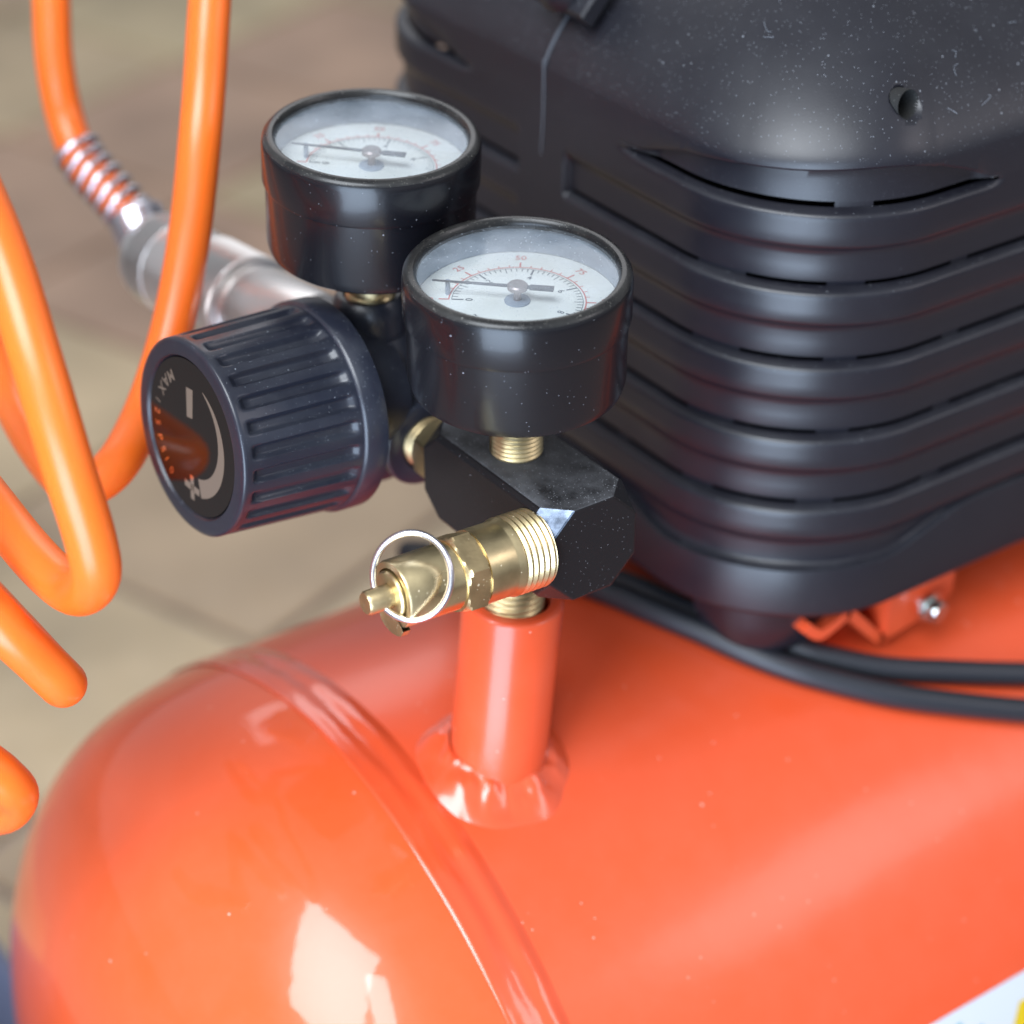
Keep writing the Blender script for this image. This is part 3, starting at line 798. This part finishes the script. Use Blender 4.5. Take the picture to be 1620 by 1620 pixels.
# minus bar, plus sign, growing crescent arrow
def quad(pts): return ([MKn @ V((x, -FSIGN * y, FZ)) for x, y in [(x * .9, y * .9) for x, y in pts]], [tuple(range(len(pts)))])
prints.append(quad([(11.0, -2.2), (11.3, .5), (4.6, .4), (4.2, -1.9)]))
vs, fs = [], []
for i in range(41):
    a = 20 + 142 * i / 40; wd = .12 + 2.5 * (i / 40) ** .8
    vs += [MKn @ fp(12.0 - wd * 1.5, a), MKn @ fp(12.0, a)]
for i in range(40): fs.append((2 * i, 2 * i + 1, 2 * i + 3, 2 * i + 2))
prints.append((vs, fs))
prints.append(quad([(-9.0, -.6), (-9.0, .9), (-14.6, 1.3), (-14.6, -.2)]))
prints.append(quad([(-11.0, -2.8), (-12.6, -2.8), (-12.7, 3.3), (-11.1, 3.3)]))
for i_, (vv, ff) in enumerate(prints): pass
obj('foil_print', join(*prints), FOIL, kno, smooth=0)
# quick coupler at the back, pointing away
CA_, CB_ = V((-8, 58, 0)), V((-9.5, 133.5, -8.0))
MC = frame(CA_, CB_ - CA_)
CLn = (CB_ - CA_).length
coup = obj('quick_coupler', lathe([(-12, 7), (2, 8.5), (3, 9.7), (5, 10.0), (24, 10.0), (25, 9.4), (26.2, 9.4), (26.4, 8.6), (28.6, 8.6), (28.8, 9.4)], n=64, M=MC), NICKEL, comp)
def knurl(h0, h1, r):
    n, m = 240, 26; vs, fs = [], []
    for j in range(m + 1):
        h = h0 + (h1 - h0) * j / m
        for i in range(n):
            a = 2 * pi * i / n; e = min(1, j / 1.5, (m - j) / 1.5)
            R = r + .18 * e * (1 if (i + j) % 2 else -1) * (1 if 0 < j < m else 0) - (0.5 if j in (0, m) else 0)
            vs.append(V((R * cos(a), R * sin(a), h)))
    for j in range(m):
        for i in range(n): k = (i + 1) % n; fs.append((j * n + i, j * n + k, (j + 1) * n + k, (j + 1) * n + i))
    return xf((vs, fs), MC)
obj('coupler_sleeve', join(knurl(29, 48, 11.0), lathe([(28.8, 9.8), (29, 10.4)], n=64, M=MC)), NICKEL, coup, smooth=25)
obj('coupler_collar', lathe([(48, 9.2), (50.5, 9.2), (50.7, 10.6), (54, 11.0), (60, 11.0)], n=64, M=MC), NICKEL, coup)
obj('coupler_sleeve', join(knurl(60, CLn - 7, 11.0), lathe([(CLn - 7, 10.6), (CLn - 4, 10.3), (CLn - 1.5, 8.6), (CLn, 6.5), (CLn, .5)], n=64, M=MC, cap0=False)), NICKEL, coup, smooth=25)

# ------------------------------------------------------------------ brass safety valve with pull ring
MV = frame((-7.3, -16.2, -10.4), (-1, 0, .045), (0, 0, 1))
val = obj('safety_valve', lathe([(0.02, 7.3)] + thread(.2, 8.2, 7.6, 1.25, .42) + [(8.5, 7.15), (9.2, 7.15), (14.2, 7.15), (14.4, 6.4), (18.6, 6.4), (18.8, 6.35), (30.6, 6.3), (31.0, 6.05), (31.05, 4.9), (29.4, 4.8), (29.4, .4)], n=96, M=MV), BRASS, comp)
obj('hex_collar', hexnut(14.2, 19.2, 7.9, MV), BRASSD, val, smooth=25)
obj('inner_sleeve', lathe([(29.4, 4.55), (31.5, 4.5), (31.8, 4.2), (31.8, 2.3)], n=64, M=MV, cap1=False), BRASS, val)
plg = obj('plunger', lathe([(28, 2.25), (36.2, 2.25), (36.7, 1.9), (36.72, .2)], n=40, M=MV), BRASSD, val)
Mlip = MV @ Matrix.Translation((0, 0, 31.0))
vs = [V((cos(a) * (7.9 if abs(a - pi) < .5 else 6.9), sin(a) * 7.0 , z)) for z in (-1.3, 0.2) for a in [pi - .62 + 1.24 * i / 10 for i in range(11)]]
vs += [V((-4.2, 2.2, -1.3)), V((-4.2, -2.2, -1.3)), V((-4.2, 2.2, .2)), V((-4.2, -2.2, .2))]
obj('bottom_tab', xf((vs, [tuple(range(11)) + (23, 22), tuple(range(11, 22)) + (25, 24)] + [(i, i + 1, i + 12, i + 11) for i in range(10)]), Mlip), BRASSD, val, smooth=0)
def ring():
    c_px = V((0, 0, 0)); hole = MV @ V((0, 0, 33.6))
    # the ring hangs facing the camera side, its lower left passing through the plunger
    e1 = (RT * .93 - FW * .26).normalized(); e2 = UP
    ctr = hole + e1 * 5.9 + UP * 4.0
    R0 = 7.25; P = []
    for i in range(0, 97):
        t = i / 96; a = radians(147) - 2 * pi * t * 1.16
        off = FW * (-.45 + .9 * t)
        P.append(ctr + (e1 * cos(a) + e2 * sin(a) * 1.06) * (R0 + .0) + off)
    return tube(P, .6, n=12)
obj('pull_ring', ring(), STEEL, val, smooth=60)

# ------------------------------------------------------------------ coiled air hose
def at(px, py, dep): return CAM + (FW + RT * ((px - 810) / 3400) - UP * ((py - 810) / 3400)) * dep
hose = empty('air_hose', at(60, 500, 470))
tag(hose, 'coiled glossy orange air hose hanging left of the gauges, plugged into the silver coupler', 'air hose')
HP = [(222, 358, 498), (176, 305, 500), (128, 250, 502), (103, 185, 503), (88, 110, 500), (82, 30, 497), (84, -90, 492), (120, -300, 480), (230, -420, 462), (315, -250, 450), (332, -60, 442), (328, 60, 439), (318, 200, 436),
      (300, 370, 439), (272, 520, 440), (230, 650, 438), (178, 742, 427), (118, 765, 426), (60, 705, 438), (0, 590, 456), (-110, 330, 462), (-200, 60, 448), (-190, -120, 412), (-150, 60, 380), (-75, 215, 360),
      (2, 395, 353), (55, 562, 350), (105, 730, 352), (142, 850, 358), (150, 912, 364), (122, 935, 374), (72, 900, 382), (0, 815, 392), (-120, 650, 402), (-240, 420, 395), (-260, 330, 375), (-200, 640, 370),
      (-90, 880, 370), (0, 985, 374), (60, 1043, 380), (98, 1080, 386), (84, 1066, 393), (22, 998, 402), (-60, 915, 410), (-180, 830, 405), (-170, 1000, 395), (-70, 1165, 392), (0, 1228, 396), (24, 1258, 402), (2, 1284, 410), (-60, 1278, 418), (-200, 1200, 424)]
path = bez([at(*p) for p in HP], 14)
obj('hose_tube', tube(path, 4.4, n=28), HOSE, hose, smooth=80)
# wire spring guard and ferrule where the hose meets the coupler
gp = path[:14 * 2 + 6]
cum = [0]
for a, b in zip(gp, gp[1:]): cum.append(cum[-1] + (b - a).length)
def along(s):
    for i in range(len(gp) - 1):
        if cum[i + 1] >= s: t = (s - cum[i]) / (cum[i + 1] - cum[i]); return gp[i].lerp(gp[i + 1], t), (gp[i + 1] - gp[i]).normalized()
    return gp[-1], (gp[-1] - gp[-2]).normalized()
H_ = []; turns = 7.4; LG = cum[-1] - .5
for i in range(int(turns * 28)):
    t = i / (turns * 28); p, T = along(t * LG)
    x = (V((0, 0, 1)) - T * T.z).normalized(); y = T.cross(x); a = 2 * pi * turns * t
    H_.append(p + (x * cos(a) + y * sin(a)) * 5.2)
obj('spring_guard', tube(H_, .95, n=10), STEEL, hose, smooth=70)
fd = (gp[0] - gp[4]).normalized()
Mf = frame(gp[0] - fd * 2, fd)
obj('ferrule', lathe([(-3, 5.6), (-2, 6.6), (4, 6.8), (6, 6.0), (12, 5.6), ((CB_ - gp[0]).length + 4, 5.2)], n=40, M=frame(gp[0] - (CB_ - gp[0]).normalized() * 1, CB_ - gp[0])), STEEL, hose)

# ------------------------------------------------------------------ dark blue thing on the floor at the lower left corner
bx = at(-190, 2140, 640)
n = 40; loop = [(60 * abs(cos(2 * pi * i / n)) ** .5 * (1 if cos(2 * pi * i / n) > 0 else -1), 45 * abs(sin(2 * pi * i / n)) ** .5 * (1 if sin(2 * pi * i / n) > 0 else -1)) for i in range(n)]
bz = FLOOR_Z
vs, fs = [], []
for z, s in ((0, .86), (50, .95), (86, 1.0), (90, 1.03), (93, 1.03), (94, .98), (91, .95), (40, .9)):
    vs += [V((bx.x + p[0] * s, bx.y + p[1] * s, bz + z)) for p in loop]
for j in range(7):
    for i in range(n): fs.append((j * n + i, j * n + (i + 1) % n, (j + 1) * n + (i + 1) % n, (j + 1) * n + i))
fs += [tuple(range(n)), tuple(range(7 * n, 8 * n))]
tub = obj('tub', (vs, fs), NAVY, None)
tag(tub, 'dark blue plastic tub on the brown floor beside the rounded end of the tank', 'tub')
